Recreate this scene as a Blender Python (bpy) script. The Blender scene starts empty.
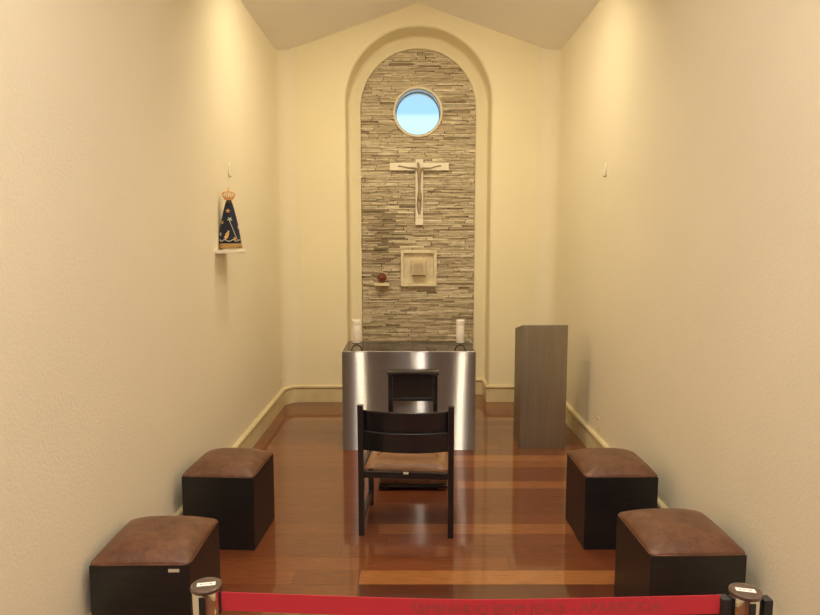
import bpy, bmesh, math, random
from mathutils import Vector, Matrix
random.seed(7)
PI = math.pi
scn = bpy.context.scene
COL = scn.collection

# ------------------------------------------------------------------ camera
cam_d = bpy.data.cameras.new('camera')
cam_d.sensor_width = 36.0
cam_d.lens = 36.0 * 640.0 / 820.0
cam = bpy.data.objects.new('camera', cam_d)
COL.objects.link(cam)
cam.location = (0, 0, 1.8)
cam.rotation_euler = (PI / 2 - math.atan((307.5 - 239.0) / 640.0), 0, 0)
scn.camera = cam

# ------------------------------------------------------------------ world, sky behind the round window
w = bpy.data.worlds.new('sky'); scn.world = w; w.use_nodes = True
nt = w.node_tree; nt.nodes.clear()
wo = nt.nodes.new('ShaderNodeOutputWorld'); bg = nt.nodes.new('ShaderNodeBackground')
tc = nt.nodes.new('ShaderNodeTexCoord'); sx = nt.nodes.new('ShaderNodeSeparateXYZ'); rp = nt.nodes.new('ShaderNodeValToRGB')
nt.links.new(tc.outputs['Generated'], sx.inputs[0]); nt.links.new(sx.outputs['Z'], rp.inputs[0])
nt.links.new(rp.outputs[0], bg.inputs[0]); nt.links.new(bg.outputs[0], wo.inputs[0])
cr = rp.color_ramp
cr.elements[0].position = 0.0; cr.elements[0].color = (0.66, 1.0, 1.0, 1)
cr.elements[1].position = 0.6; cr.elements[1].color = (0.22, 0.45, 0.9, 1)
for p_, c_ in ((0.180, (0.66, 1.0, 1.0, 1)), (0.188, (0.40, 0.73, 1.0, 1)), (0.24, (0.43, 0.68, 0.98, 1))):
    e = cr.elements.new(p_); e.color = c_
bg.inputs[1].default_value = 1.15

# ------------------------------------------------------------------ ceiling spotlights of the chapel, with added fill lamps
def lamp(x, y, z, power, color, size=0.10, spread=160, tilt=0):
    l = bpy.data.lights.new('spot_and_fill_lamp', 'AREA')
    l.shape = 'DISK'; l.size = size; l.energy = power; l.color = color
    l.spread = math.radians(spread)
    o = bpy.data.objects.new('spot_and_fill_lamp', l); COL.objects.link(o)
    o.location = (x, y, z); o.rotation_euler = (math.radians(tilt), 0, 0)
    return o
WARM = (1.0, 0.87, 0.58); NEUT = (1.0, 0.935, 0.85)
for xf, xn, xr in ((-0.64, -0.77, -0.94), (0.72, 0.88, 1.04)):
    lamp(xf, 4.7, 3.93, 17, WARM, spread=145, tilt=25)
    lamp(xn, 1.6, 3.90, 18, NEUT, spread=130)
    lamp(xr, -0.9, 3.85, 16, NEUT, spread=140)
# next two lamps are added fill, for the end wall and the ceiling
lamp(0.085, 5.0, 4.1, 11, WARM, spread=150, tilt=30)
ul = lamp(0.085, -2.2, 2.9, 44, (1.0, 0.94, 0.90), size=0.8, spread=170, tilt=150)
lamp(0.20, 3.2, 4.05, 16, NEUT, spread=150)
lamp(0.20, 0.2, 4.05, 18, NEUT, spread=150)
scn.view_settings.view_transform = 'Standard'
scn.view_settings.look = 'None'
scn.view_settings.gamma = 1.0
scn.view_settings.use_curve_mapping = False
scn.view_settings.exposure = -0.05
scn.cycles.max_bounces = 12
scn.cycles.diffuse_bounces = 6

# ------------------------------------------------------------------ materials
def mat(name, color, rough=0.5, metal=0.0, spec=0.5, **kw):
    m = bpy.data.materials.new(name); m.use_nodes = True
    b = m.node_tree.nodes['Principled BSDF']
    b.inputs['Base Color'].default_value = (*color, 1)
    b.inputs['Roughness'].default_value = rough
    b.inputs['Metallic'].default_value = metal
    b.inputs['Specular IOR Level'].default_value = spec
    for k, v in kw.items(): b.inputs[k].default_value = v
    return m
def N(m, t): return m.node_tree.nodes.new(t)
def L(m, a, b): m.node_tree.links.new(a, b)
def noise(m, scale, detail=3, stretch=None, rough=0.5):
    t = N(m, 'ShaderNodeTexCoord'); n = N(m, 'ShaderNodeTexNoise')
    n.inputs['Scale'].default_value = scale; n.inputs['Detail'].default_value = detail
    n.inputs['Roughness'].default_value = rough
    if stretch:
        mp = N(m, 'ShaderNodeMapping'); mp.inputs['Scale'].default_value = stretch
        L(m, t.outputs['Object'], mp.inputs[0]); L(m, mp.outputs[0], n.inputs[0])
    else: L(m, t.outputs['Object'], n.inputs[0])
    return n
def ramp_color(m, fac, stops):
    r = N(m, 'ShaderNodeValToRGB'); e = r.color_ramp.elements
    e[0].position, e[0].color = stops[0][0], (*stops[0][1], 1)
    e[1].position, e[1].color = stops[-1][0], (*stops[-1][1], 1)
    for p, c in stops[1:-1]:
        q = e.new(p); q.color = (*c, 1)
    L(m, fac, r.inputs[0]); return r
def bump(m, fac, strength, dist):
    b = N(m, 'ShaderNodeBump'); b.inputs['Strength'].default_value = strength
    b.inputs['Distance'].default_value = dist
    L(m, fac, b.inputs['Height']); L(m, b.outputs[0], m.node_tree.nodes['Principled BSDF'].inputs['Normal'])
    return b
def base(m): return m.node_tree.nodes['Principled BSDF'].inputs['Base Color']

def plaster(name, c, k=0.35):
    m = mat(name, c, 0.75, spec=0.25)
    n = noise(m, 1.2, 3)
    r = ramp_color(m, n.outputs[0], [(0.3, tuple(v * 0.965 for v in c)), (0.7, c)])
    L(m, r.outputs[0], base(m))
    n2 = noise(m, 75, 3, rough=0.55)
    bump(m, n2.outputs[0], k, 0.006)
    return m
M_wall = plaster('cream_plaster', (0.84, 0.76, 0.58), 0.24)
M_wall2 = plaster('smooth_cream_plaster', (0.86, 0.775, 0.55), 0.14)
M_ceil = plaster('ceiling_plaster', (0.90, 0.86, 0.83), 0.12)
M_trim = mat('cream_gloss_paint', (0.80, 0.69, 0.42), 0.35)
n = noise(M_trim, 6, 4); r = ramp_color(M_trim, n.outputs[0], [(0.3, (0.64, 0.52, 0.29)), (0.6, (0.72, 0.61, 0.37))]); L(M_trim, r.outputs[0], base(M_trim))

# varnished board floor: tone of each board in a mesh attribute
M_floor = mat('varnished_boards', (0.3, 0.12, 0.05), 0.35, spec=0.15, **{'Coat Weight': 1.0, 'Coat Roughness': 0.06, 'Coat IOR': 1.5})
at = N(M_floor, 'ShaderNodeAttribute'); at.attribute_name = 'tone'
r = ramp_color(M_floor, at.outputs['Fac'], [(0.0, (0.085, 0.022, 0.010)), (0.35, (0.155, 0.042, 0.015)), (0.7, (0.23, 0.070, 0.022)), (1.0, (0.34, 0.13, 0.038))])
g = noise(M_floor, 6, 6, (1.2, 16, 1), 0.65)
gr = ramp_color(M_floor, g.outputs[0], [(0.3, (0.62, 0.60, 0.58)), (0.62, (1.1, 1.1, 1.1))])
mx = N(M_floor, 'ShaderNodeMix'); mx.data_type = 'RGBA'; mx.blend_type = 'MULTIPLY'; mx.inputs[0].default_value = 1
L(M_floor, r.outputs[0], mx.inputs[6]); L(M_floor, gr.outputs[0], mx.inputs[7]); L(M_floor, mx.outputs[2], base(M_floor))
bn = noise(M_floor, 3, 2, (1, 5, 1)); bump(M_floor, bn.outputs[0], 0.06, 0.01)

# stacked stone strips: own colour of each strip in an attribute
M_stone = mat('stacked_stone', (0.5, 0.4, 0.3), 0.8, spec=0.3)
at = N(M_stone, 'ShaderNodeAttribute'); at.attribute_name = 'tone'
r = ramp_color(M_stone, at.outputs['Fac'], [(0.0, (0.25, 0.19, 0.12)), (0.3, (0.52, 0.43, 0.30)), (0.65, (0.72, 0.62, 0.45)), (1.0, (0.90, 0.82, 0.64))])
g = noise(M_stone, 9, 5, (1.5, 3, 9))
gr = ramp_color(M_stone, g.outputs[0], [(0.3, (0.66, 0.64, 0.63)), (0.6, (1, 1, 1))])
mx = N(M_stone, 'ShaderNodeMix'); mx.data_type = 'RGBA'; mx.blend_type = 'MULTIPLY'; mx.inputs[0].default_value = 1
L(M_stone, r.outputs[0], mx.inputs[6]); L(M_stone, gr.outputs[0], mx.inputs[7]); L(M_stone, mx.outputs[2], base(M_stone))
bn = noise(M_stone, 40, 4, (1, 1, 3)); bump(M_stone, bn.outputs[0], 0.6, 0.006)
M_stoneback = mat('dark_mortar', (0.10, 0.07, 0.045), 0.9)

ROT = 0.25
def steel(name, c, rough, aniso, st=(0.5, 0.5, 60)):
    m = mat(name, c, rough, 1.0, **{'Anisotropic': aniso, 'Anisotropic Rotation': ROT})
    b = m.node_tree.nodes['Principled BSDF']
    tg = N(m, 'ShaderNodeTangent'); tg.direction_type = 'UV_MAP'; tg.uv_map = 'UVMap'
    L(m, tg.outputs[0], b.inputs['Tangent'])
    n = noise(m, 4, 5, st)
    r = ramp_color(m, n.outputs[0], [(0.3, tuple(v * 0.9 for v in c)), (0.7, tuple(v * 1.06 for v in c))])
    L(m, r.outputs[0], base(m))
    return m
def brushed(name, c, r_, an):
    m = mat(name, c, 0.3, 1.0); nt_ = m.node_tree
    nt_.nodes.remove(nt_.nodes['Principled BSDF'])
    g_ = N(m, 'ShaderNodeBsdfAnisotropic'); g_.distribution = 'GGX'
    g_.inputs['Roughness'].default_value = r_; g_.inputs['Anisotropy'].default_value = an
    tg = N(m, 'ShaderNodeTangent'); tg.direction_type = 'UV_MAP'; tg.uv_map = 'UVMap'
    L(m, tg.outputs[0], g_.inputs['Tangent'])
    n = noise(m, 4, 5, (0.5, 0.5, 60))
    r = ramp_color(m, n.outputs[0], [(0.3, tuple(v * 0.9 for v in c)), (0.7, tuple(v * 1.06 for v in c))])
    L(m, r.outputs[0], g_.inputs['Color']); L(m, g_.outputs[0], nt_.nodes['Material Output'].inputs[0])
    return m
M_steel = brushed('brushed_steel', (0.49, 0.45, 0.405), 0.30, 0.92)
M_steel_old = steel('brushed_steel', (0.60, 0.55, 0.49), 0.44, 1.0)
M_steel_l = steel('dull_brushed_steel', (0.37, 0.325, 0.26), 0.40, 0.7, (9, 9, 0.4))
M_rim = mat('steel_edge', (0.72, 0.68, 0.63), 0.28, 1.0)
M_granite = mat('dark_polished_granite', (0.018, 0.016, 0.021), 0.06, spec=0.28)
n = noise(M_granite, 90, 4); r = ramp_color(M_granite, n.outputs[0], [(0.5, (0.018, 0.016, 0.02)), (0.8, (0.05, 0.046, 0.05))]); L(M_granite, r.outputs[0], base(M_granite))
M_chrome = mat('chrome', (0.80, 0.77, 0.74), 0.06, 1.0)

M_black = mat('espresso_lacquer_wood', (0.014, 0.012, 0.0125), 0.25, spec=0.5, **{'Coat Weight': 0.4, 'Coat Roughness': 0.1})
n = noise(M_black, 8, 5, (1, 1, 8)); r = ramp_color(M_black, n.outputs[0], [(0.3, (0.0065, 0.0065, 0.0085)), (0.7, (0.0125, 0.012, 0.0145))]); L(M_black, r.outputs[0], base(M_black))
M_espresso = mat('espresso_veneer', (0.018, 0.011, 0.010), 0.38)
n = noise(M_espresso, 5, 5, (1, 1, 9)); r = ramp_color(M_espresso, n.outputs[0], [(0.3, (0.008, 0.0075, 0.0085)), (0.7, (0.016, 0.0135, 0.0145))]); L(M_espresso, r.outputs[0], base(M_espresso))
def leather(name, a, b_, c, rough=0.42):
    m = mat(name, b_, rough)
    n = noise(m, 13, 8, rough=0.72)
    r = ramp_color(m, n.outputs[0], [(0.28, a), (0.5, b_), (0.75, c)]); L(m, r.outputs[0], base(m))
    n2 = noise(m, 120, 3); bump(m, n2.outputs[0], 0.35, 0.004)
    return m
M_leather = leather('worn_brown_leather', (0.062, 0.023, 0.012), (0.128, 0.052, 0.025), (0.215, 0.10, 0.053))
M_tan = leather('tan_leather', (0.21, 0.098, 0.043), (0.28, 0.14, 0.062), (0.35, 0.185, 0.09), 0.3)
M_tag = mat('pale_tag', (0.62, 0.55, 0.42), 0.5)
M_white = mat('white_card', (0.75, 0.72, 0.66), 0.5)
M_print = mat('grey_print', (0.18, 0.16, 0.15), 0.6)
M_wax = mat('white_wax', (0.86, 0.80, 0.70), 0.45, **{'Subsurface Weight': 0.15})
M_wick = mat('burnt_wick', (0.02, 0.02, 0.02), 0.9)
M_iron = mat('black_iron', (0.015, 0.013, 0.012), 0.45, 0.6)
M_cream = mat('cream_stone', (0.80, 0.70, 0.50), 0.55)
n = noise(M_cream, 14, 5); r = ramp_color(M_cream, n.outputs[0], [(0.3, (0.70, 0.60, 0.41)), (0.7, (0.84, 0.75, 0.55))]); L(M_cream, r.outputs[0], base(M_cream))
M_cream2 = mat('pale_marble', (0.88, 0.82, 0.68), 0.5)
M_bronze = mat('dull_bronze', (0.36, 0.27, 0.17), 0.5, 0.2)
M_red = mat('red_glass', (0.16, 0.028, 0.015), 0.3, **{'Coat Weight': 0.5})
M_belt = mat('red_webbing', (0.62, 0.034, 0.055), 0.75)
n = noise(M_belt, 300, 2, (1, 1, 4)); bump(M_belt, n.outputs[0], 0.3, 0.0006)
M_beltprint = mat('dull_red_print', (0.36, 0.065, 0.06), 0.7)
M_plastic = mat('black_plastic', (0.02, 0.02, 0.02), 0.4)
M_cap = mat('brown_tinted_cap', (0.17, 0.125, 0.10), 0.28, 0.7)
M_blue = mat('navy_velvet', (0.008, 0.010, 0.030), 0.75, **{'Sheen Weight': 0.1})
M_gold = mat('gold_brass', (0.85, 0.50, 0.22), 0.35, 0.7)
M_goldcloth = mat('gold_braid', (0.42, 0.25, 0.08), 0.6, 0.2)
M_flower = mat('pale_green_thread', (0.55, 0.66, 0.48), 0.6)
M_pale = mat('ivory_thread', (0.80, 0.74, 0.58), 0.6)
M_yellow = mat('yellow_thread', (0.75, 0.48, 0.12), 0.6)
M_skin = mat('dark_clay', (0.07, 0.035, 0.022), 0.5)
M_ringwood = mat('cream_ring', (0.82, 0.72, 0.56), 0.5)
M_reveal = mat('white_reveal', (0.88, 0.86, 0.92), 0.6)
M_frame = mat('blue_grey_frame', (0.12, 0.20, 0.32), 0.4)
M_glass = mat('window_glass', (1, 1, 1), 0.0, **{'Transmission Weight': 1.0, 'IOR': 1.02})

# ------------------------------------------------------------------ mesh helpers
def box(bm, x0, x1, y0, y1, z0, z1, bev=0.0):
    r = bmesh.ops.create_cube(bm, size=1.0)
    vs = r['verts']
    for v in vs:
        v.co = Vector((x0 if v.co.x < 0 else x1, y0 if v.co.y < 0 else y1, z0 if v.co.z < 0 else z1))
    if bev > 0:
        es = {e for v in vs for e in v.link_edges}
        bmesh.ops.bevel(bm, geom=list(es), offset=bev, segments=2, affect='EDGES', profile=0.5)
    return vs
def prism(bm, pts, axis, a, b):
    """polygon pts (2D) extruded along axis from a to b"""
    def P(p, t):
        if axis == 'x': return (t, p[0], p[1])
        if axis == 'y': return (p[0], t, p[1])
        return (p[0], p[1], t)
    A = [bm.verts.new(P(p, a)) for p in pts]; B = [bm.verts.new(P(p, b)) for p in pts]
    n = len(pts); bm.faces.new(A); bm.faces.new(B[::-1])
    for i in range(n): bm.faces.new((A[i], B[i], B[(i + 1) % n], A[(i + 1) % n]))
    return A + B
def lathe(bm, prof, seg=40, c=(0, 0), sx=1.0, sy=1.0, caps=True):
    rings = []
    for (rr, z) in prof:
        rings.append([bm.verts.new((c[0] + sx * rr * math.cos(2 * PI * i / seg), c[1] + sy * rr * math.sin(2 * PI * i / seg), z)) for i in range(seg)])
    for a, b in zip(rings, rings[1:]):
        for i in range(seg): bm.faces.new((a[i], a[(i + 1) % seg], b[(i + 1) % seg], b[i]))
    if caps:
        bm.faces.new(rings[0][::-1]); bm.faces.new(rings[-1])
def tube(bm, pts, rad, seg=10):
    pts = [Vector(p) for p in pts]
    rads = rad if isinstance(rad, (list, tuple)) else [rad] * len(pts)
    rings = []; up = Vector((0, 0, 1))
    d0 = (pts[1] - pts[0]).normalized()
    u = d0.cross(up)
    if u.length < 1e-3: u = d0.cross(Vector((1, 0, 0)))
    u.normalize()
    for i, p in enumerate(pts):
        d = (pts[min(i + 1, len(pts) - 1)] - pts[max(i - 1, 0)]).normalized()
        u = (u - d * u.dot(d)).normalized(); v = d.cross(u)
        rings.append([bm.verts.new(p + (u * math.cos(2 * PI * k / seg) + v * math.sin(2 * PI * k / seg)) * rads[i]) for k in range(seg)])
    for a, b in zip(rings, rings[1:]):
        for k in range(seg): bm.faces.new((a[k], a[(k + 1) % seg], b[(k + 1) % seg], b[k]))
    bm.faces.new(rings[0][::-1]); bm.faces.new(rings[-1])
def ball(bm, c, r, seg=20, sc=(1, 1, 1)):
    res = bmesh.ops.create_uvsphere(bm, u_segments=seg, v_segments=seg // 2 + 2, radius=r)
    for v in res['verts']:
        v.co = Vector((v.co.x * sc[0], v.co.y * sc[1], v.co.z * sc[2])) + Vector(c)
def obj(name, bm, m, parent=None, smooth=False, uv=False, normals=True):
    if normals: bmesh.ops.recalc_face_normals(bm, faces=bm.faces[:])
    if uv:
        ul = bm.loops.layers.uv.new('UVMap')
        for f in bm.faces:
            n = f.normal
            for lp in f.loops:
                c = lp.vert.co
                if abs(n.y) > 0.7: lp[ul].uv = (c.x, c.z)
                elif abs(n.x) > 0.7: lp[ul].uv = (c.y, c.z)
                else: lp[ul].uv = (c.x, c.y)
    me = bpy.data.meshes.new(name); bm.to_mesh(me); bm.free()
    if smooth:
        for p in me.polygons: p.use_smooth = True
        if smooth == 'auto':
            me.set_sharp_from_angle(angle=math.radians(35))
    me.materials.append(m)
    o = bpy.data.objects.new(name, me); COL.objects.link(o)
    if parent: o.parent = parent
    return o
def B(): return bmesh.new()
def tag(o, label, cat, group=None):
    o['label'] = label; o['category'] = cat
    if group: o['group'] = group
    return o
def thing(name, label, cat, loc=(0, 0, 0), rz=0.0, group=None):
    o = bpy.data.objects.new(name, None); COL.objects.link(o)
    o.empty_display_size = 0.1
    o.location = loc; o.rotation_euler = (0, 0, rz)
    return tag(o, label, cat, group)
def struct(o): o['kind'] = 'structure'; return o
def copy_thing(o, loc, rz, label):
    c = o.copy(); COL.objects.link(c); c.location = loc; c.rotation_euler = (0, 0, rz); c['label'] = label
    for ch in list(o.children):
        d = ch.copy(); COL.objects.link(d); d.parent = c
        for g in list(ch.children):
            e = g.copy(); COL.objects.link(e); e.parent = d
    return c

# ------------------------------------------------------------------ room shell
XL, XR, YB, YN = -1.385, 1.555, 6.975, -2.6     # left wall, right wall, end wall, near end
XC = 0.085; ZE, ZR = 3.738, 4.250               # eaves and ridge
RC = 0.20                                       # rounded corner
AX, AZ, AR, SR = 0.092, 3.243, 0.775, 0.643     # arch centre, outer and stone radius
YNB = 7.315                                     # back of the recess
def roof(x):
    if x < XC: return ZE + (ZR - ZE) * (x - XL) / (XC - XL)
    return ZE + (ZR - ZE) * (XR - x) / (XR - XC)

# floor boards, laid across the room
bm = B(); tl = bm.loops.layers.float.new('tone') if False else None
bm = B(); rows = []
fl_tones = []
PW = 0.144
y = YN; k = 0
special = {}
def add_board(x0, x1, y0, y1, tone):
    g = 0.0009
    vs = [bm.verts.new(p) for p in ((x0 + g, y0 + g, 0), (x1 - g, y0 + g, 0), (x1 - g, y1 - g, 0), (x0 + g, y1 - g, 0))]
    bm.faces.new(vs); fl_tones.append(tone)
rnd = random.Random(21)
Y0 = 3.180 - PW * 60
k = 0; yy = Y0
while yy < 7.5:
    y0, y1 = yy, yy + PW
    kk = round((y0 - 3.180) / PW)
    if kk == -1: parts = [(-1.6, -0.27, 0.45), (-0.27, 0.95, 0.08), (0.95, 1.8, 0.15)]
    elif kk == 0: parts = [(-1.6, -0.62, 0.6), (-0.62, -0.27, 0.4), (-0.27, 1.8, 1.0)]
    elif kk == 1: parts = [(-1.6, 0.55, 0.55), (0.55, 1.8, 0.42)]
    elif kk == 2: parts = [(-1.6, -0.4, 0.4), (-0.4, 0.3, 0.45), (0.3, 1.8, 0.36)]
    elif kk == 4: parts = [(-1.6, -0.2, 0.5), (-0.2, 1.8, 0.8)]
    elif kk == 5: parts = [(-1.6, -0.32, 0.4), (-0.32, 0.3, 0.12), (0.3, 1.8, 0.42)]
    elif kk in (6, 7, 8, 10, 11): parts = [(-1.6, -0.9 + kk * 0.13, 0.42), (-0.9 + kk * 0.13, 1.8, 0.32 + 0.02 * (kk % 3))]
    elif kk == 12: parts = [(-1.6, -0.1, 0.5), (-0.1, 1.8, 0.75)]
    elif kk == 9: parts = [(-1.6, 0.35, 0.45), (0.35, 1.8, 0.8)]
    else:
        parts = []; xx = -1.6
        xx2 = xx + rnd.uniform(0.4, 1.8)
        while xx < 1.8:
            parts.append((xx, min(xx2, 1.8), min(1, max(0, rnd.gauss(0.47, 0.13)))))
            xx = xx2; xx2 = xx + rnd.uniform(1.3, 2.6)
    for a, b_, t in parts: add_board(a, b_, y0, y1, t)
    yy = y1
o = obj('floor', bm, M_floor); struct(o)
at = o.data.attributes.new('tone', 'FLOAT', 'FACE')
for i, t in enumerate(fl_tones): at.data[i].value = t
bm = B(); box(bm, -1.9, 2.0, YN - 0.3, 7.9, -0.15, -0.002)
struct(obj('trim_1', bm, mat('sub_floor', (0.035, 0.014, 0.008), 0.8)))

# side walls with the rounded far corners
def side_wall(name, X, s):
    bm = B()
    path = [(X, YN)] + [(X, YN + (YB - RC - YN) * i / 8) for i in range(1, 8)]
    cx, cy = X + s * RC, YB - RC
    for i in range(0, 11):
        a = PI / 2 * i / 10
        path.append((cx - s * RC * math.cos(a), cy + RC * math.sin(a)))
    lo = [bm.verts.new((x, y, -0.02)) for x, y in path]
    hi = [bm.verts.new((x, y, roof(x))) for x, y in path]
    for i in range(len(path) - 1): bm.faces.new((lo[i], lo[i + 1], hi[i + 1], hi[i]))
    return struct(obj(name, bm, M_wall, smooth='auto'))
side_wall('wall_left', XL, 1); side_wall('wall_right', XR, -1)

def arch(R, y, seg=56, z0=-0.02):
    pts = [(AX - R, y, z0)] + [(AX - R, y, z0 + (AZ - z0) * i / 6) for i in range(1, 6)]
    for i in range(seg + 1):
        a = PI - PI * i / seg
        pts.append((AX + R * math.cos(a), y, AZ + R * math.sin(a)))
    pts += [(AX + R, y, z0 + (AZ - z0) * (6 - i) / 6) for i in range(1, 7)]
    return pts
bm = B()
E0 = 0.035
front = arch(AR + E0, YB)
inner = [bm.verts.new(p) for p in front]
hi_ = [bm.verts.new((p[0], YB, roof(p[0]))) for p in front[6:-6]]
for q in range(len(hi_) - 1):
    bm.faces.new((inner[6 + q], inner[7 + q], hi_[q + 1], hi_[q]))
for a0, xe, side in ((0, XL + RC, 1), (len(front) - 1, XR - RC, -1)):
    col_ = inner[0:7] if side > 0 else inner[:-8:-1]
    top_ = hi_[0] if side > 0 else hi_[-1]
    e_lo = [bm.verts.new((xe, YB, v.co.z)) for v in col_]; e_hi = bm.verts.new((xe, YB, roof(xe)))
    for q in range(len(col_) - 1): bm.faces.new((col_[q], col_[q + 1], e_lo[q + 1], e_lo[q]))
    bm.faces.new((col_[-1], top_, e_hi, e_lo[-1]))
prev = inner
prof = [(AR + E0 * (1 - math.sin(a)), YB + E0 * (1 - math.cos(a))) for a in [PI / 2 * i / 6 for i in range(1, 7)]]
prof += [(AR, YB + 0.1), (AR, YNB - 0.03)]
prof += [(AR - 0.03 * (1 - math.cos(a)), YNB - 0.03 + 0.03 * math.sin(a)) for a in [PI / 2 * i / 4 for i in range(1, 5)]]
prof += [(AR - 0.06, YNB), (SR + 0.012, YNB), (SR + 0.003, YNB + 0.004), (SR, YNB + 0.012), (SR, YNB + 0.09)]
for (R, y) in prof:
    cur = [bm.verts.new(p) for p in arch(R, y)]
    for i in range(len(cur) - 1): bm.faces.new((prev[i], prev[i + 1], cur[i + 1], cur[i]))
    prev = cur
struct(obj('wall_back', bm, M_wall2, smooth='auto', normals=False))

# unseen near end wall behind the camera, coloured dark to dim altar reflections
bm = B(); prism(bm, [(XL, 0), (XR, 0), (XR, ZE), (XC, ZR), (XL, ZE)], 'y', YN - 0.1, YN)
struct(obj('wall_front', bm, mat('dark_unseen_wall', (0.10, 0.065, 0.045), 0.6)))
# gabled ceiling
bm = B(); T = 0.12
prism(bm, [(XL - 0.1, ZE - 0.1 * (ZR - ZE) / (XC - XL)), (XC, ZR), (XR + 0.1, ZE - 0.1 * (ZR - ZE) / (XR - XC)), (XR + 0.1, ZE + T), (XC, ZR + T), (XL - 0.1, ZE + T)], 'y', YN - 0.1, YB + 0.05)
struct(obj('ceiling', bm, M_ceil))

# baseboards swept round the corners and into the recess
def baseboard(name, X, s):
    path = []
    cx, cy = X + s * RC, YB - RC
    path.append(((X, YN), (s, 0))); path.append(((X, cy), (s, 0)))
    for i in range(1, 11):
        a = PI / 2 * i / 10
        path.append(((cx - s * RC * math.cos(a), cy + RC * math.sin(a)), (s * math.cos(a), -math.sin(a))))
    xe = AX - s * AR       # recess edge
    path.append(((xe - 0, YB), (s, -1)))
    path.append(((xe, YNB), (s, -1)))
    path.append(((AX - s * (SR + 0.002), YNB), (0, -1)))
    pr = [(0, -0.01), (0.022, -0.01), (0.022, 0.146), (0.016, 0.151), (0.025, 0.155), (0.032, 0.163), (0.033, 0.178), (0.026, 0.188), (0.0, 0.192)]
    bm = B(); rings = []
    for (p, d) in path:
        rings.append([bm.verts.new((p[0] + d[0] * a, p[1] + d[1] * a, z)) for a, z in pr])
    for a, b_ in zip(rings, rings[1:]):
        for i in range(len(pr) - 1): bm.faces.new((a[i], a[i + 1], b_[i + 1], b_[i]))
    bm.faces.new(rings[0]); bm.faces.new(rings[-1][::-1])
    return struct(obj(name, bm, M_trim, smooth='auto'))
baseboard('baseboard_left', XL, 1); baseboard('baseboard_right', XR, -1)

# stacked stone in the arch
WX, WZ, WR = 0.089, 3.208, 0.252                # round window centre and opening
YS = 7.345
bm = B(); tones = []
rnd = random.Random(5)
z = 0.0
while z < AZ + SR:
    h = rnd.choice([0.013, 0.016, 0.019, 0.022, 0.026])
    zt = z + h; zm = (z + zt) / 2
    hw = SR if zm < AZ else math.sqrt(max(0, SR * SR - (max(zm, AZ) - AZ) ** 2))
    hwb = SR if z < AZ else math.sqrt(max(0, SR * SR - (z - AZ) ** 2))
    x = AX - hw - rnd.uniform(0, 0.2); xe = AX + hw
    segs = []
    rowt = rnd.gauss(0.0, 0.06)
    while x < xe:
        x2 = x + rnd.uniform(0.07, 0.34)
        a, b_ = max(x, AX - hw), min(x2, xe)
        if b_ - a > 0.012:
            dz = abs(zm - WZ)
            if dz < WR + 0.012:
                ww = math.sqrt((WR + 0.012) ** 2 - dz * dz)
                if a < WX - ww: segs.append((a, min(b_, WX - ww)))
                if b_ > WX + ww: segs.append((max(a, WX + ww), b_))
            else: segs.append((a, b_))
        x = x2
    for a, b_ in segs:
        if b_ - a < 0.01: continue
        pr_ = rnd.uniform(-0.016, 0.010)
        g = 0.0014
        n0 = len(bm.faces)
        vs = box(bm, a + rnd.choice([0.0008, 0.007]), b_ - 0.001, YS + pr_, YS + 0.05, z + g, zt - g)
        tilt = rnd.uniform(-0.003, 0.003)
        for v in vs:
            if v.co.y < YS + 0.03: v.co.y += tilt * (1 if v.co.x > (a + b_) / 2 else -1); v.co.z += rnd.uniform(-0.001, 0.001)
        t = min(1, max(0, rnd.gauss(0.56, 0.13) + rowt))
        if rnd.random() < 0.04: t = rnd.uniform(0.0, 0.2)
        if rnd.random() < 0.05: t = rnd.uniform(0.85, 1.0)
        # darker strips in a streak left of the crucifix foot
        cxm = (a + b_) / 2
        if a - 0.02 < -0.325 < b_ + 0.02 and 1.5 < z < 2.12: t *= rnd.uniform(0.05, 0.6)
        bm.faces.ensure_lookup_table()
        tones += [t] * (len(bm.faces) - n0)
    z = zt
o = obj('wall_stone', bm, M_stone); struct(o)
at = o.data.attributes.new('tone', 'FLOAT', 'FACE')
for i, t in enumerate(tones): at.data[i].value = t
# mortar bed with the window hole
bm = B(); seg = 64
ring = [bm.verts.new((WX + (WR + 0.004) * math.cos(2 * PI * i / seg), YS + 0.03, WZ + (WR + 0.004) * math.sin(2 * PI * i / seg))) for i in range(seg)]
ctr = []
for i in range(seg):
    a = 2 * PI * i / seg; dx, dz = math.cos(a), math.sin(a)
    # cast from window centre to the panel's outline
    t = 0.26
    while True:
        px, pz = WX + dx * t, WZ + dz * t
        inside = abs(px - AX) < SR + 0.03 and (pz < AZ or (px - AX) ** 2 + (pz - AZ) ** 2 < (SR + 0.03) ** 2) and pz > 2.6
        if not inside: break
        t += 0.01
    ctr.append(bm.verts.new((px, YS + 0.03, pz)))
for i in range(seg): bm.faces.new((ring[i], ring[(i + 1) % seg], ctr[(i + 1) % seg], ctr[i]))
box(bm, AX - SR - 0.03, AX + SR + 0.03, YS + 0.03, YS + 0.06, -0.02, 2.61)
struct(obj('wall_mortar', bm, M_stoneback))

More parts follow.
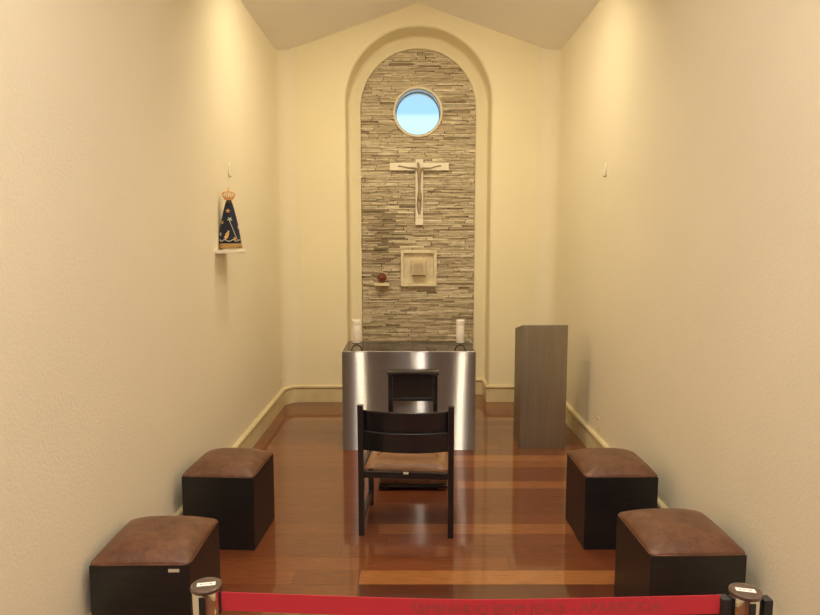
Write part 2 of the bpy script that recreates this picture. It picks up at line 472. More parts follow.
# round window
root = bpy.data.objects.new('window_1', None); COL.objects.link(root); root.location = (WX, YS, WZ); struct(root)
def ringmesh(bm, prof, seg=72):
    rs = [[bm.verts.new((r_ * math.cos(2 * PI * i / seg), y_, r_ * math.sin(2 * PI * i / seg))) for i in range(seg)] for r_, y_ in prof]
    for j in range(len(rs)):
        a, b_ = rs[j], rs[(j + 1) % len(rs)]
        for i in range(seg): bm.faces.new((a[i], a[(i + 1) % seg], b_[(i + 1) % seg], b_[i]))
bm = B(); ringmesh(bm, [(0.252, 0.03), (0.252, -0.022), (0.257, -0.028), (0.271, -0.028), (0.277, -0.022), (0.277, 0.03)])
obj('window_frame', bm, M_ringwood, root, smooth='auto')
bm = B(); ringmesh(bm, [(0.252, 0.0), (0.252, 0.30), (0.30, 0.30), (0.30, 0.031), (0.27, 0.031), (0.27, 0.0)])
obj('window_reveal', bm, M_reveal, root, smooth='auto')
bm = B(); ringmesh(bm, [(0.2515, 0.135), (0.243, 0.135), (0.243, 0.19), (0.2515, 0.19)])
obj('sash', bm, M_frame, root, smooth='auto')
bm = B(); ringmesh(bm, [(0.251, -0.012), (0.2465, -0.012), (0.2465, 0.012), (0.251, 0.012)])
obj('frame_bead', bm, M_frame, root, smooth='auto')
bm = B()
for yy_ in (0.176, 0.180):
    bm.faces.new([bm.verts.new((0.2435 * math.cos(2 * PI * i / 64), yy_, 0.2435 * math.sin(2 * PI * i / 64))) for i in range(64)])
obj('pane', bm, M_glass, root)

# ------------------------------------------------------------------ altar
AY = 5.325
t = thing('altar', 'brushed steel altar with dark polished top, centred before the stone arch', 'altar', (-0.009, AY, 0), math.radians(0.3))
bm = B(); box(bm, -0.565, 0.565, 0.0, 0.012, 0, 0.852, 0.0015); obj('front_panel', bm, M_steel, t, uv=True)
for s in (-1, 1):
    bm = B(); box(bm, s * 0.565 - 0.004 * (s > 0), s * 0.565 + 0.004 * (s < 0), 0.0122, 0.62, 0, 0.852, 0.0015)
    obj('side_panel', bm, M_steel, t, uv=True)
bm = B(); box(bm, -0.560, 0.560, 0.606, 0.618, 0, 0.845); obj('back_panel', bm, M_steel, t, uv=True)
bm = B(); box(bm, -0.5605, 0.5605, 0.0125, 0.605, 0.825, 0.850); obj('top', bm, M_granite, t)
bm = B(); box(bm, -0.566, 0.566, -0.001, 0.013, 0.8525, 0.858, 0.0015); obj('edge_strip', bm, M_rim, t)

# candle holders and candles
def holder(x, y, label):
    h = thing('candle_holder', label, 'candle holder', (x, y, 0.850), 0.0, 'iron candle holders on the altar')
    bm = B(); lathe(bm, [(0.004, 0.060), (0.030, 0.060), (0.040, 0.064), (0.040, 0.067), (0.004, 0.067)], 28); obj('plate', bm, M_iron, h, smooth='auto')
    bm = B(); tube(bm, [(0, 0, 0.044), (0, 0, 0.062)], 0.0045, 10); obj('stem', bm, M_iron, h, smooth=True)
    for k in range(4):
        a = (0.35, -0.35, PI + 0.35, PI - 0.35)[k]
        pts = []
        for i in range(10):
            q = PI / 2 * i / 9
            rr = 0.045 * math.sin(q); zz = 0.0035 + 0.041 * math.cos(q)
            pts.append((rr * math.cos(a), rr * math.sin(a), zz))
        bm = B(); tube(bm, pts, 0.0035, 8); ball(bm, (0.045 * math.cos(a), 0.045 * math.sin(a), 0.0055), 0.0055, 10)
        obj('leg', bm, M_iron, h, smooth=True)
    return h
def candle(x, y, label, dz=0):
    c = thing('candle', label, 'candle', (x, y, 0.9175), 0, 'white altar candles')
    bm = B(); lathe(bm, [(0.034, 0), (0.035, 0.003), (0.035, 0.150), (0.0345, 0.1515), (0.035, 0.153), (0.035, 0.193), (0.034, 0.196), (0.026, 0.193), (0.004, 0.190)], 32)
    obj('wax_body', bm, M_wax, c, smooth='auto')
    bm = B(); tube(bm, [(0, 0, 0.188), (0.001, 0, 0.196), (0.003, 0, 0.203)], 0.0012, 6); obj('wick', bm, M_wick, c)
holder(-0.457, 5.42, 'black iron candle holder on the left end of altar top')
holder(0.430, 5.42, 'black iron candle holder on the right end of altar top')
candle(-0.457, 5.42, 'white pillar candle at left end of the altar')
candle(0.430, 5.42, 'white pillar candle at right end of the altar')

# ------------------------------------------------------------------ lectern
t = thing('lectern', 'brushed steel box lectern with slanted top, standing right of the altar', 'lectern', (1.143, 5.365, 0), math.radians(0.5))
W2 = 0.195; DP = 0.33; ZF, ZB = 1.075, 1.005
bm = B(); box(bm, -W2, W2, 0, 0.006, 0, ZF, 0.001); obj('front_panel', bm, M_steel_l, t, uv=True)
for s in (-1, 1):
    bm = B(); a0, a1 = (s * W2, s * (W2 - 0.006))
    prism(bm, [(0.0065, 0), (DP, 0), (DP, ZB), (0.0065, ZF - 0.002)], 'x', min(a0, a1), max(a0, a1)); obj('side_panel', bm, M_steel_l, t, uv=True)
bm = B(); box(bm, -W2 + 0.0065, W2 - 0.0065, DP - 0.006, DP, 0, ZB - 0.012); obj('back_panel', bm, M_steel_l, t, uv=True)
bm = B(); prism(bm, [(0.007, ZF - 0.008), (DP, ZB - 0.006), (DP, ZB - 0.0005), (0.007, ZF - 0.0025)], 'x', -W2 + 0.0065, W2 - 0.0065)
obj('reading_top', bm, M_steel_l, t, uv=True)

# ------------------------------------------------------------------ crucifix
YF = YS - 0.012   # face of the stone
cxx = 0.104
t = thing('crucifix', 'cream crucifix with slender bronze figure, hung on the stone below round window', 'crucifix', (cxx, YF, 1.957))
bm = B(); box(bm, -0.042, 0.042, -0.05, 0.0, 0, 0.731, 0.003); obj('upright_beam', bm, M_cream2, t)
for s in (-1, 1):
    bm = B(); box(bm, 0.0425 if s > 0 else -0.331, 0.331 if s > 0 else -0.0425, -0.05, 0, 0.607, 0.692, 0.003); obj('cross_arm', bm, M_cream2, t)
bm = B(); box(bm, -0.040, 0.040, -0.056, -0.0505, 0.078, 0.086, 0.001); obj('foot_ledge', bm, M_cream, t)
# the figure: one skinned body
me = bpy.data.meshes.new('figure')
V = [((0.004, -0.066, 0.36), .017), ((0.0, -0.068, 0.42), .014), ((0.0, -0.070, 0.52), .021), ((0.0, -0.070, 0.605), .022), ((-0.002, -0.072, 0.640), .009), ((-0.012, -0.078, 0.668), .0145), ((-0.017, -0.078, 0.694), .011),
     ((-0.038, -0.066, 0.630), .010), ((-0.125, -0.062, 0.634), .0075), ((-0.205, -0.060, 0.652), .006), ((-0.240, -0.058, 0.654), .007),
     ((0.038, -0.066, 0.630), .010), ((0.120, -0.062, 0.630), .0075), ((0.205, -0.060, 0.654), .006), ((0.245, -0.058, 0.658), .007),
     ((-0.012, -0.068, 0.31), .013), ((-0.018, -0.078, 0.225), .011), ((-0.008, -0.066, 0.145), .0075), ((-0.007, -0.078, 0.118), .007),
     ((0.016, -0.068, 0.31), .013), ((0.016, -0.078, 0.225), .011), ((0.009, -0.067, 0.15), .0075), ((0.008, -0.078, 0.122), .007)]
Ed = [(0, 1), (1, 2), (2, 3), (3, 4), (4, 5), (5, 6), (3, 7), (7, 8), (8, 9), (9, 10), (3, 11), (11, 12), (12, 13), (13, 14), (0, 15), (15, 16), (16, 17), (17, 18), (0, 19), (19, 20), (20, 21), (21, 22)]
me.from_pydata([v[0] for v in V], Ed, [])
fig = bpy.data.objects.new('figure', me); COL.objects.link(fig); fig.parent = t
sk = fig.modifiers.new('skin', 'SKIN'); sk.use_smooth_shade = True
if not me.skin_vertices: me.skin_vertices.new() if hasattr(me.skin_vertices, 'new') else None
for i, v in enumerate(V):
    me.skin_vertices[0].data[i].radius = (v[1], v[1]); me.skin_vertices[0].data[i].use_root = (i == 0)
sb = fig.modifiers.new('sub', 'SUBSURF'); sb.levels = 1; sb.render_levels = 1
me.materials.append(M_bronze)
bm = B(); lathe(bm, [(0.018, 0.275), (0.026, 0.285), (0.024, 0.33), (0.020, 0.362)], 16, (0.003, -0.068)); obj('loincloth', bm, M_bronze, fig, smooth='auto')

# ------------------------------------------------------------------ tabernacle niche
t = thing('tabernacle', 'cream framed square tabernacle with fluted block, set in stone below the crucifix', 'tabernacle', (0.0995, YF, 1.264))
S = 0.2035; H_ = 0.412; FW = 0.034
bm = B()
for a, b_, c, d in ((-S, S, 0, FW), (-S, S, H_ - FW, H_), (-S, -S + FW, FW, H_ - FW), (S - FW, S, FW, H_ - FW)):
    box(bm, a, b_, -0.062, 0.004, c, d, 0.002)
obj('frame', bm, M_cream, t)
bm = B(); box(bm, -S + FW, S - FW, -0.006, 0.003, FW, H_ - FW); obj('back_plate', bm, M_cream, t)
bm = B(); bx0, bx1, bz0, bz1, yd = -0.076, 0.076, 0.135, 0.288, -0.135
prism(bm, [(bx0 - 0.01, bz0 - 0.02), (bx1 + 0.01, bz0 - 0.02), (bx1 + 0.01, bz1 + 0.012), (bx0 - 0.01, bz1 + 0.012)], 'y', -0.055, -0.0065)
box(bm, bx0, bx1, yd, -0.055, bz0, bz1, 0.003)
obj('block', bm, mat('shaded_cream_stone', (0.68, 0.57, 0.39), 0.6), t)  # cream darkened in the colour for shade on the block front
bm = B()
for k in range(6):
    x0 = -0.052 + k * 0.0185
    box(bm, x0, x0 + 0.008, yd - 0.014, yd, bz0 + 0.022, bz1 - 0.018 - 0.012 * (k % 2), 0.002)
obj('fluting', bm, mat('shaded_ochre_stone', (0.55, 0.44, 0.28), 0.6), t)  # ochre deepened to stand in for shade between the flutes

# small shelf and red globe
bm = B(); box(bm, -0.083, 0.083, -0.12, 0, -0.016, 0.016, 0.003)
bm.verts.ensure_lookup_table()
o = obj('wall_shelf', bm, M_cream, smooth=False); o.location = (-0.318, YF, 1.288)
tag(o, 'tiny cream shelf on stone wall holding the red globe', 'shelf')
t = thing('votive_lamp', 'small dark red globe lamp on tiny shelf left of the tabernacle', 'lamp', (-0.318, YF - 0.068, 1.304))
bm = B(); lathe(bm, [(0.024, 0), (0.026, 0.001), (0.020, 0.002), (0.020, 0.003)], 24); obj('foot', bm, M_gold, t, smooth='auto')
bm = B(); prof = [(0.016, 0.0035)]
for i in range(1, 15):
    a = -PI / 2 + PI * (i + 1.2) / 17
    prof.append((0.054 * math.cos(a), 0.056 + 0.054 * math.sin(a)))
prof.append((0.016, 0.1075)); prof.append((0.014, 0.100))
lathe(bm, prof, 28); obj('globe', bm, M_red, t, smooth='auto')

# ------------------------------------------------------------------ side-wall shelf with crowned statuette
sh = thing('wall_shelf', 'small white shelf on left wall holding the crowned statuette', 'shelf', (XL, 4.70, 1.722))
bm = B(); box(bm, 0, 0.145, -0.14, 0.14, -0.024, 0.0, 0.002); obj('board', bm, M_cream2, sh)
bm = B()
for i in range(14):
    yy_ = -0.13 + i * 0.02
    bm2 = bmesh.ops.create_uvsphere(bm, u_segments=8, v_segments=6, radius=0.0085)
    for v in bm2['verts']: v.co = Vector((0.1465 + v.co.x * 0.25, yy_ + v.co.y, -0.014 + v.co.z))
obj('scalloped_edge', bm, M_cream2, sh, smooth=True)
st = thing('statuette', 'crowned statuette in navy mantle with gold embroidery on left wall shelf', 'statuette', (XL + 0.070, 4.70, 1.722), math.radians(-62))
# local +x is the front of the statuette
MH = 0.335
def msurf(phi, t_):
    """mantle surface: t 0 bottom .. 1 top"""
    rb = 0.068 * (1 - t_) ** 0.92 + 0.024 + 0.008 * math.sin(PI * t_)
    fold = 1 + 0.05 * (1 - t_) * math.cos(7 * phi) + 0.03 * (1 - t_) * math.cos(3 * phi + 1)
    return Vector((0.60 * rb * fold * math.cos(phi), 0.92 * rb * fold * math.sin(phi), 0.012 + MH * t_))
def mloft(t0, t1, off, nt_=14, seg=48, cap=True):
    bm = B(); rs = []
    for j in range(nt_ + 1):
        t_ = t0 + (t1 - t0) * j / nt_
        row = []
        for i in range(seg):
            p = msurf(2 * PI * i / seg, t_); q = Vector((p.x, p.y, 0)); 
            p = p + q.normalized() * off; row.append(bm.verts.new(p))
        rs.append(row)
    for a, b_ in zip(rs, rs[1:]):
        for i in range(seg): bm.faces.new((a[i], a[(i + 1) % seg], b_[(i + 1) % seg], b_[i]))
    if cap: bm.faces.new(rs[0][::-1]); bm.faces.new(rs[-1])
    return bm
obj('mantle', mloft(0.09, 1.0, 0), M_blue, st, smooth=True)
obj('gold_hem', mloft(0.0, 0.10, 0.002, 4), M_goldcloth, st, smooth=True)
bm = B(); lathe(bm, [(0.066, 0), (0.066, 0.0115)], 32, sx=0.62, sy=0.95); obj('base', bm, M_cream2, st)
bm = B(); ball(bm, (0.004, 0, MH + 0.012), 0.022, 20, (0.95, 0.85, 1.15))
ball(bm, (0.026, 0, MH + 0.010), 0.0045, 8, (1, .7, 1.3))
obj('head', bm, M_skin, st, smooth=True)
def decal(name, m, shapes):
    for sh_ in shapes: decal1(name, m, [sh_])
def decal1(name, m, shapes):
    """shapes: list of (phi, t, list of (u, v)) local polygons in metres laid on the mantle"""
    bm = B()
    for phi, t_, poly in shapes:
        c = msurf(phi, t_); e = 0.01
        du = (msurf(phi + e, t_) - msurf(phi - e, t_)).normalized()
        dv = (msurf(phi, t_ + e) - msurf(phi, t_ - e)).normalized()
        nrm = du.cross(dv).normalized()
        if nrm.dot(Vector((c.x, c.y, 0))) < 0: nrm = -nrm
        lo = [bm.verts.new(c + du * u + dv * v + nrm * -0.001) for u, v in poly]
        hi = [bm.verts.new(c + du * u * .8 + dv * v * .8 + nrm * 0.0035) for u, v in poly]
        bm.faces.new(hi); n_ = len(poly)
        for i in range(n_): bm.faces.new((lo[i], lo[(i + 1) % n_], hi[(i + 1) % n_], hi[i]))
    return obj(name, bm, m, st)
def flower(r_, np_=5, rot=0.3):
    out = []
    for i in range(np_ * 6):
        a = 2 * PI * i / (np_ * 6)
        rr = r_ * (0.55 + 0.45 * math.cos(np_ * a))
        out.append(((rr + 0.0015) * math.cos(a + rot), (rr + 0.0015) * math.sin(a + rot)))
    return out
# the camera looks at about phi = -13 deg of the local frame
PV = math.radians(-12)
decal('gold_flower', M_yellow, [(PV - 0.15, 0.80, flower(0.017, 5)), (PV + 0.55, 0.20, flower(0.016, 6)), (PV - 0.9, 0.55, flower(0.012))])
decal('green_flower', M_flower, [(PV + 0.12, 0.62, flower(0.018, 5, 0.9)), (PV - 1.1, 0.3, flower(0.014)), (PV + 1.3, 0.45, flower(0.014))])
decal('embroidered_panel', M_yellow, [(PV - 0.25, 0.29, [(-0.020, -0.026), (0.010, -0.028), (0.020, 0.012), (0.012, 0.028), (-0.004, 0.012)])])
decal('ivory_motif', M_pale, [(PV - 0.32, 0.22, flower(0.011, 3)), (PV - 0.05, 0.36, flower(0.007, 3))])
bm = B()
tube(bm, [msurf(PV - 1.35 + 2.6 * i / 24, 0.165 + 0.018 * math.sin(i * 0.9)) * 1.0 + Vector((msurf(PV - 1.35 + 2.6 * i / 24, 0.165).x * 0.02, msurf(PV - 1.35 + 2.6 * i / 24, 0.165).y * 0.02, 0)) for i in range(25)], 0.0022, 6)
tube(bm, [msurf(PV + 0.1 + 0.75 * i / 12, 0.58 - 0.40 * i / 12) * 1.0 + Vector((0.0015, 0, 0)) for i in range(13)], 0.0018, 6)
obj('embroidered_trail', bm, M_pale, st, smooth=True)
# crown
cz = MH + 0.022
crn = B(); lathe(crn, [(0.024, cz), (0.030, cz + 0.001), (0.031, cz + 0.012), (0.025, cz + 0.012)], 28)
crown = obj('crown', crn, M_gold, st, smooth='auto')
bm = B()
for k in range(8):
    a = 2 * PI * k / 8
    pts = [(0.028, 0.010), (0.041, 0.026), (0.046, 0.042), (0.038, 0.056), (0.020, 0.061), (0.0, 0.058)]
    tube(bm, [(r_ * math.cos(a), r_ * math.sin(a), cz + z_) for r_, z_ in pts], 0.0035, 6)
    ball(bm, (0.031 * math.cos(a + .39), 0.031 * math.sin(a + .39), cz + 0.018), 0.006, 8)
obj('crown_arches', bm, M_gold, crown, smooth=True)
bm = B(); ball(bm, (0, 0, cz + 0.068), 0.008, 12); box(bm, -0.002, 0.002, -0.002, 0.002, cz + 0.074, cz + 0.096); box(bm, -0.002, 0.002, -0.007, 0.007, cz + 0.084, cz + 0.088)
obj('orb_and_cross', bm, M_gold, crown, smooth='auto')

# ------------------------------------------------------------------ cube stools
def stool(label, loc, rz):
    t = thing('cube_stool', label, 'stool', loc, rz, 'leather topped cube stools along the walls')
    w, d = 0.210, 0.217
    bm = B(); box(bm, -w, w, -d, d, 0, 0.434, 0.002); obj('box_body', bm, M_espresso, t)
    bm = B(); n_ = 28; grid = []
    def prof_(u): return (1 - abs(u) ** 5)
    for i in range(n_ + 1):
        row = []
        for j in range(n_ + 1):
            a = -1 + 2 * i / n_; b_ = -1 + 2 * j / n_
            a = math.copysign(1 - (1 - abs(a)) ** 1.6, a); b_ = math.copysign(1 - (1 - abs(b_)) ** 1.6, b_)
            h = 0.009 + 0.060 * ((1 - abs(a) ** 3.0) * (1 - abs(b_) ** 3.0) + 1e-9) ** 0.68
            k_ = 1.0 if (abs(a) < 0.999 and abs(b_) < 0.999) else 1.0
            # rounded plan corners
            x_, y_ = a * w, b_ * d
            rc_ = 0.03
            ex, ey = abs(x_) - (w - rc_), abs(y_) - (d - rc_)
            if ex > 0 and ey > 0:
                l_ = math.hypot(ex, ey); m_ = max(ex, ey)
                ex, ey = ex / l_ * m_, ey / l_ * m_
                x_, y_ = math.copysign(w - rc_ + ex, x_), math.copysign(d - rc_ + ey, y_)
            row.append(bm.verts.new((x_, y_, 0.4342 + h)))
        grid.append(row)
    for i in range(n_):
        for j in range(n_): bm.faces.new((grid[i][j], grid[i + 1][j], grid[i + 1][j + 1], grid[i][j + 1]))
    be = [e for e in bm.edges if e.is_boundary]
    ex = bmesh.ops.extrude_edge_only(bm, edges=be)
    vs = [v for v in ex['geom'] if isinstance(v, bmesh.types.BMVert)]
    for v in vs: v.co.z = 0.4342
    be = [e for e in bm.edges if e.is_boundary]
    bmesh.ops.contextual_create(bm, geom=be)
    obj('leather_cushion', bm, M_leather, t, smooth=True)
    bm = B()
    pts = []
    for (sx0, sy0) in ((1, 1), (-1, 1), (-1, -1), (1, -1)):
        for i in range(5):
            a = {(1, 1): 0, (-1, 1): PI / 2, (-1, -1): PI, (1, -1): 1.5 * PI}[(sx0, sy0)] + PI / 2 * i / 4
            pts.append((sx0 * (w - 0.03) + 0.031 * math.cos(a), sy0 * (d - 0.03) + 0.031 * math.sin(a), 0.4385))
    pts.append(pts[0]); tube(bm, pts, 0.0032, 6)
    obj('piping', bm, M_leather, t, smooth=True)
    return t
GL = math.radians
s1 = stool('brown leather topped dark cube stool nearest the camera on left, small tag on front', (-1.141, 2.775, 0), GL(0.6))
s2 = copy_thing(s1, (-1.098, 3.775, 0), GL(-3.2), 'dark cube stool with brown leather seat, farther one against the left wall')
s3 = copy_thing(s1, (1.220, 3.775, 0), GL(0.3), 'dark cube stool with brown leather seat, farther one by the right wall')
s4 = copy_thing(s1, (1.248, 2.858, 0), GL(1.2), 'dark cube stool with brown leather seat nearest the camera on the right')
bm = B(); box(bm, 0.122, 0.168, -0.2185, -0.2165, 0.406, 0.420); tg_ = obj('maker_tag', bm, M_tag, s1); tg_['label'] = 'small beige tag'

# ------------------------------------------------------------------ armchair-less chair in the aisle
ch = thing('wooden_chair', 'black wooden chair with curved slat back and tan seat, facing the altar', 'chair', (-0.026, 3.715, 0), GL(-4.0))
def leg(x, y0, y1, top, nm='leg'):
    bm = B(); box(bm, x - 0.017, x + 0.017, y0, y1, 0, top, 0.003); return obj(nm, bm, M_black, ch)
for s in (-1, 1):
    bm = B()   # rear leg continues up as back post, slightly raked
    prism(bm, [(0, 0), (0.036, 0), (0.036, 0.44), (0.014, 0.818), (-0.020, 0.818), (0, 0.44)], 'x', s * 0.271 - 0.017, s * 0.271 + 0.017)
    obj('leg', bm, M_black, ch)
    leg(s * 0.271, 0.445, 0.481, 0.412)
    bm = B(); box(bm, s * 0.271 - 0.011, s * 0.271 + 0.011, 0.037, 0.444, 0.065, 0.115, 0.002); obj('side_stretcher', bm, M_black, ch)
    bm = B(); box(bm, s * 0.271 - 0.012, s * 0.271 + 0.012, 0.037, 0.444, 0.362, 0.410, 0.002); obj('side_rail', bm, M_black, ch)
bm = B(); box(bm, -0.253, 0.253, 0.004, 0.030, 0.364, 0.405, 0.002); rr_ = obj('rear_rail', bm, M_black, ch)
bm = B(); box(bm, -0.253, 0.253, 0.452, 0.474, 0.364, 0.405, 0.002); obj('front_rail', bm, M_black, ch)
bm = B(); box(bm, -0.014, 0.016, 0.0018, 0.0036, 0.394, 0.408); tg_ = obj('maker_tag', bm, M_tag, ch); tg_['label'] = 'small pale tag'
def slat(z0, z1, y0, bow, rake, thick=0.016, x2=0.2535):
    bm = B(); n_ = 24; rows_ = []
    for i in range(n_ + 1):
        x = -x2 + 2 * x2 * i / n_; y = y0 - bow * (1 - (x / x2) ** 2)
        rows_.append([bm.verts.new(p) for p in ((x, y, z0), (x, y - thick, z0), (x, y - thick - rake, z1 - 0.004), (x, y - thick - rake + 0.004, z1), (x, y - rake - 0.003, z1), (x, y - rake, z1 - 0.003))])
    for a, b_ in zip(rows_, rows_[1:]):
        for k in range(6): bm.faces.new((a[k], a[(k + 1) % 6], b_[(k + 1) % 6], b_[k]))
    bm.faces.new(rows_[0]); bm.faces.new(rows_[-1][::-1])
    return obj('back_slat', bm, M_black, ch, smooth='auto')
slat(0.650, 0.782, 0.034, 0.050, 0.010)
slat(0.541, 0.660, 0.016, 0.050, 0.004)
# seat cushion
bm = B(); n_ = 24; grid = []
for i in range(n_ + 1):
    row = []
    for j in range(n_ + 1):
        a = -1 + 2 * i / n_; b_ = -1 + 2 * j / n_
        edge = (1 - a ** 8) * (1 - b_ ** 8)
        dish = -0.016 * math.exp(-((a / 0.7) ** 4 + ((b_ - 0.05) / 0.6) ** 4))
        row.append(bm.verts.new((a * 0.252, 0.243 + b_ * 0.206, 0.416 + 0.036 * edge ** 0.5 + dish)))
    grid.append(row)
for i in range(n_):
    for j in range(n_): bm.faces.new((grid[i][j], grid[i + 1][j], grid[i + 1][j + 1], grid[i][j + 1]))
be = [e for e in bm.edges if e.is_boundary]
ex = bmesh.ops.extrude_edge_only(bm, edges=be)
for v in ex['geom']:
    if isinstance(v, bmesh.types.BMVert): v.co.z = 0.4105
bmesh.ops.contextual_create(bm, geom=[e for e in bm.edges if e.is_boundary])
obj('seat', bm, M_tan, ch, smooth='auto')

def seat_z(a, b_):
    return 0.416 + 0.036 * max(0, (1 - a ** 8) * (1 - b_ ** 8)) ** 0.5 - 0.016 * math.exp(-((a / 0.7) ** 4 + ((b_ - 0.05) / 0.6) ** 4))
bm = B(); pts = []
for i in range(41):
    x = -0.19 + 0.38 * i / 40; y = 0.30 - 0.12 * abs(x / 0.19) ** 5
    pts.append((x, y, seat_z(x / 0.252, (y - 0.243) / 0.206) + 0.002))
tube(bm, pts, 0.005, 8); obj('seat_welt', bm, M_tan, ch, smooth=True)

# ------------------------------------------------------------------ prie-dieu between chair and altar
kn = thing('prayer_kneeler', 'black wooden prayer kneeler between the chair and the altar', 'kneeler', (0.022, 4.735, 0), 0); kn.scale = (0.935, 0.76, 1.13)
for s in (-1, 1):
    bm = B(); box(bm, s * 0.182 - 0.017, s * 0.182 + 0.017, 0.0, 0.045, 0, 0.690, 0.002); obj('leg', bm, M_black, kn)
    bm = B(); box(bm, s * 0.182 - 0.017, s * 0.182 + 0.017, 0.12, 0.15, 0, 0.690, 0.002); obj('leg', bm, M_black, kn)
    bm = B(); box(bm, s * 0.182 - 0.015, s * 0.182 + 0.015, -0.38, -0.002, 0.0, 0.020, 0.002); obj('foot_rail', bm, M_black, kn)
bm = B(); box(bm, -0.164, 0.164, 0.006, 0.024, 0.5375, 0.690, 0.001); obj('front_panel', bm, M_black, kn)
bm = B(); box(bm, -0.164, 0.164, 0.0, 0.030, 0.515, 0.537, 0.003); obj('cross_rail', bm, M_black, kn)
bm = B(); box(bm, -0.212, 0.212, -0.012, 0.152, 0.6905, 0.714, 0.008); obj('arm_rest', bm, M_black, kn, smooth='auto')
bm = B(); box(bm, -0.265, 0.265, -0.40, -0.06, 0.0205, 0.040, 0.003); obj('kneeling_board', bm, M_black, kn)
bm = B(); box(bm, -0.260, 0.260, -0.395, -0.065, 0.0405, 0.092, 0.014); obj('kneeling_pad', bm, M_leather, kn, smooth='auto')

# ------------------------------------------------------------------ belt barrier
def stanchion(x, y, label, rz, clips, tilt):
    t = thing('barrier_post', label, 'barrier post', (x, y, 0), rz, 'chrome belt barrier posts')
    bm = B(); lathe(bm, [(0.16, 0), (0.16, 0.008), (0.15, 0.018), (0.08, 0.032), (0.033, 0.038)], 48); obj('base', bm, M_chrome, t, smooth='auto')
    bm = B(); lathe(bm, [(0.0315, 0.0385), (0.0315, 0.858)], 40); obj('pole', bm, M_chrome, t, smooth='auto')
    bm = B(); lathe(bm, [(0.034, 0.8585), (0.0345, 0.861), (0.0345, 0.924), (0.034, 0.926)], 40); hd = obj('belt_housing', bm, M_chrome, t, smooth='auto')
    for k in range(4):
        if k in clips: continue
        a = PI / 2 * k
        bm = B(); vs = box(bm, 0.031, 0.0365, -0.0085, 0.0085, 0.862, 0.922, 0.001)
        bmesh.ops.rotate(bm, verts=bm.verts[:], cent=(0, 0, 0), matrix=Matrix.Rotation(a, 3, 'Z')); obj('slot', bm, M_plastic, hd)
    for k in clips:
        a = PI / 2 * k
        bm = B(); box(bm, 0.035, 0.040, -0.009, 0.009, 0.868, 0.920, 0.001); box(bm, 0.040, 0.062, -0.016, 0.012, 0.862, 0.919, 0.002)
        bmesh.ops.rotate(bm, verts=bm.verts[:], cent=(0, 0, 0), matrix=Matrix.Rotation(a, 3, 'Z')); obj('belt_clip', bm, M_plastic, hd)
    bm = B(); lathe(bm, [(0.030, 0.9265), (0.0375, 0.928), (0.0385, 0.932), (0.0375, 0.936), (0.033, 0.9375), (0.0325, 0.9368), (0.002, 0.9372)], 48)
    cp = obj('cap', bm, M_cap, t, smooth='auto')
    bm = B(); box(bm, -0.0225, 0.0225, -0.0085, 0.0085, 0.9374, 0.9379)
    bmesh.ops.rotate(bm, verts=bm.verts[:], cent=(0, 0, 0), matrix=Matrix.Rotation(tilt, 3, 'Z')); sk_ = obj('sticker', bm, M_white, cp); sk_['label'] = 'white paper sticker'
    bm = B()
    for i, (a, b_) in enumerate(((-0.016, -0.009), (-0.006, 0.003), (0.006, 0.015))):
        box(bm, a, b_, -0.0012 + 0.001 * (i % 2), 0.0018, 0.93795, 0.93805)
    bmesh.ops.rotate(bm, verts=bm.verts[:], cent=(0, 0, 0), matrix=Matrix.Rotation(tilt, 3, 'Z')); obj('print', bm, M_print, cp)
    return t
PLX, PLY, PRX, PRY = -0.512, 1.525, 0.829, 1.498
stanchion(PLX, PLY, 'chrome barrier post with round sticker-topped cap, at left end of belt', 0.0, [], 0.2)
stanchion(PRX, PRY, 'chrome barrier post with black clips and round cap, at right end of belt', 0.0, [0, 2], -0.25)
# belt
bx_a, bx_b = PLX + 0.0375, PRX - 0.0625
def belt_c(u):
    x = bx_a + (bx_b - bx_a) * u
    y = PLY + (PRY - PLY) * (0.03 + 0.94 * u) - 0.002
    z = 0.896 - 0.012 * 4 * u * (1 - u) - 0.004 * math.sin(PI * u) ** 4 + 0.0055 * u - 0.0015 * (1 - u)
    return x, y, z
bm = B(); n_ = 60; rs = []
for i in range(n_ + 1):
    x, y, z = belt_c(i / n_); hh = 0.0245
    rs.append([bm.verts.new(p) for p in ((x, y - 0.0007, z - hh), (x, y - 0.0007, z + hh), (x, y + 0.0007, z + hh), (x, y + 0.0007, z - hh))])
for a, b_ in zip(rs, rs[1:]):
    for k in range(4): bm.faces.new((a[k], a[(k + 1) % 4], b_[(k + 1) % 4], b_[k]))
bm.faces.new(rs[0]); bm.faces.new(rs[-1][::-1])
bt = obj('barrier_belt', bm, M_belt); tag(bt, 'red webbing barrier belt printed with faint words, stretched between the chrome posts', 'belt')
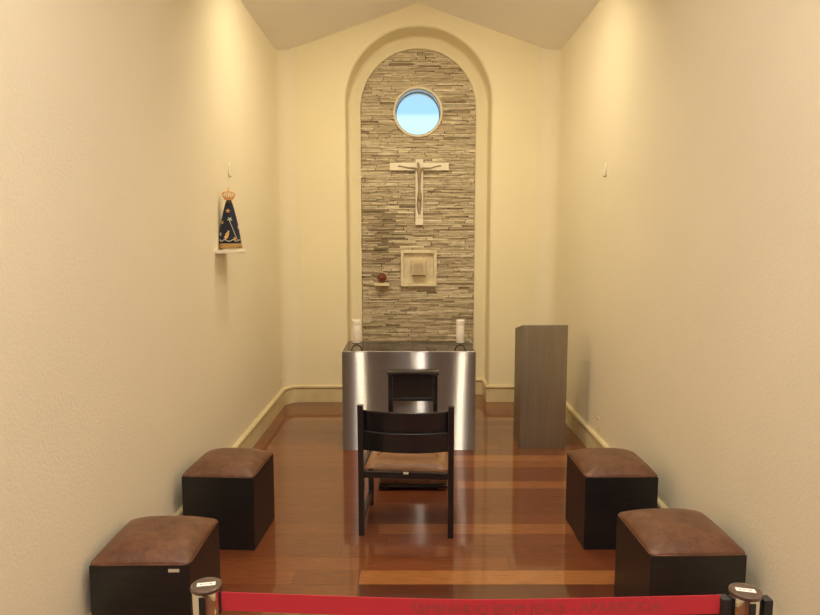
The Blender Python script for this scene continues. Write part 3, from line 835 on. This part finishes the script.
# lettering
cu = bpy.data.curves.new('lettering', 'FONT'); cu.body = 'SEMIN\u00c1RIO BOM JESUS - APARECIDA'; cu.size = 0.036; cu.extrude = 0.0
to = bpy.data.objects.new('lettering_source', cu); COL.objects.link(to)
bpy.context.view_layer.update()
dg = bpy.context.evaluated_depsgraph_get()
tm = bpy.data.meshes.new_from_object(to.evaluated_get(dg))
bpy.data.objects.remove(to)
xs = [v.co.x for v in tm.vertices]; x_min, x_max = min(xs), max(xs)
tx0, tx1 = 0.004, 0.624
for v in tm.vertices:
    X = tx0 + (tx1 - tx0) * (v.co.x - x_min) / (x_max - x_min)
    u = (X - bx_a) / (bx_b - bx_a); bx_, by_, bz_ = belt_c(u)
    yy_ = v.co.y * 1.0
    v.co = Vector((X, by_ - 0.0013, bz_ - 0.0130 + yy_))
tm.materials.clear(); tm.materials.append(M_beltprint)
tm.name = 'lettering'
lo_ = bpy.data.objects.new('lettering', tm); COL.objects.link(lo_); lo_.parent = bt; lo_['label'] = 'dull dark red capital lettering'

# ------------------------------------------------------------------ wall bits
def wall_hook(X, s, y, z, label):
    t = thing('wall_hook', label, 'hook', (X, y, z), 0, None)
    bm = B(); tube(bm, [(s * 0.006, 0, 0.055), (s * 0.006, 0, 0.0), (s * 0.006, 0, -0.045)], 0.005, 10); obj('rod', bm, M_cream2, t, smooth=True)
    bm = B(); tube(bm, [(s * 0.006, 0, -0.046), (s * 0.010, -0.002, -0.054), (s * 0.018, -0.004, -0.056), (s * 0.024, -0.005, -0.050)], 0.004, 8); obj('hook_tip', bm, M_bronze, t, smooth=True)
wall_hook(XL, 1, 4.955, 2.325, 'thin white rod hook on left wall above the crowned statuette')
wall_hook(XR, -1, 5.15, 2.345, 'thin white rod hook high on the bare right wall')
def plate(X, s, y, z, label):
    t = thing('wall_plate', label, 'wall plate', (X, y, z), 0, None)
    bm = B(); box(bm, min(0, s * 0.009), max(0, s * 0.009), -0.038, 0.038, -0.056, 0.056, 0.002); obj('cover', bm, M_trim, t)
    bm = B(); a = s * 0.0092; b_ = s * 0.012
    box(bm, min(a, b_), max(a, b_), -0.015, 0.015, -0.03, 0.03, 0.001); obj('insert', bm, M_cream2, t)
plate(XL, 1, 6.70, 0.345, 'small cream wall plate low on left wall near the far corner')
plate(XR, -1, 5.13, 0.285, 'small cream wall plate low on right wall beside the lectern')
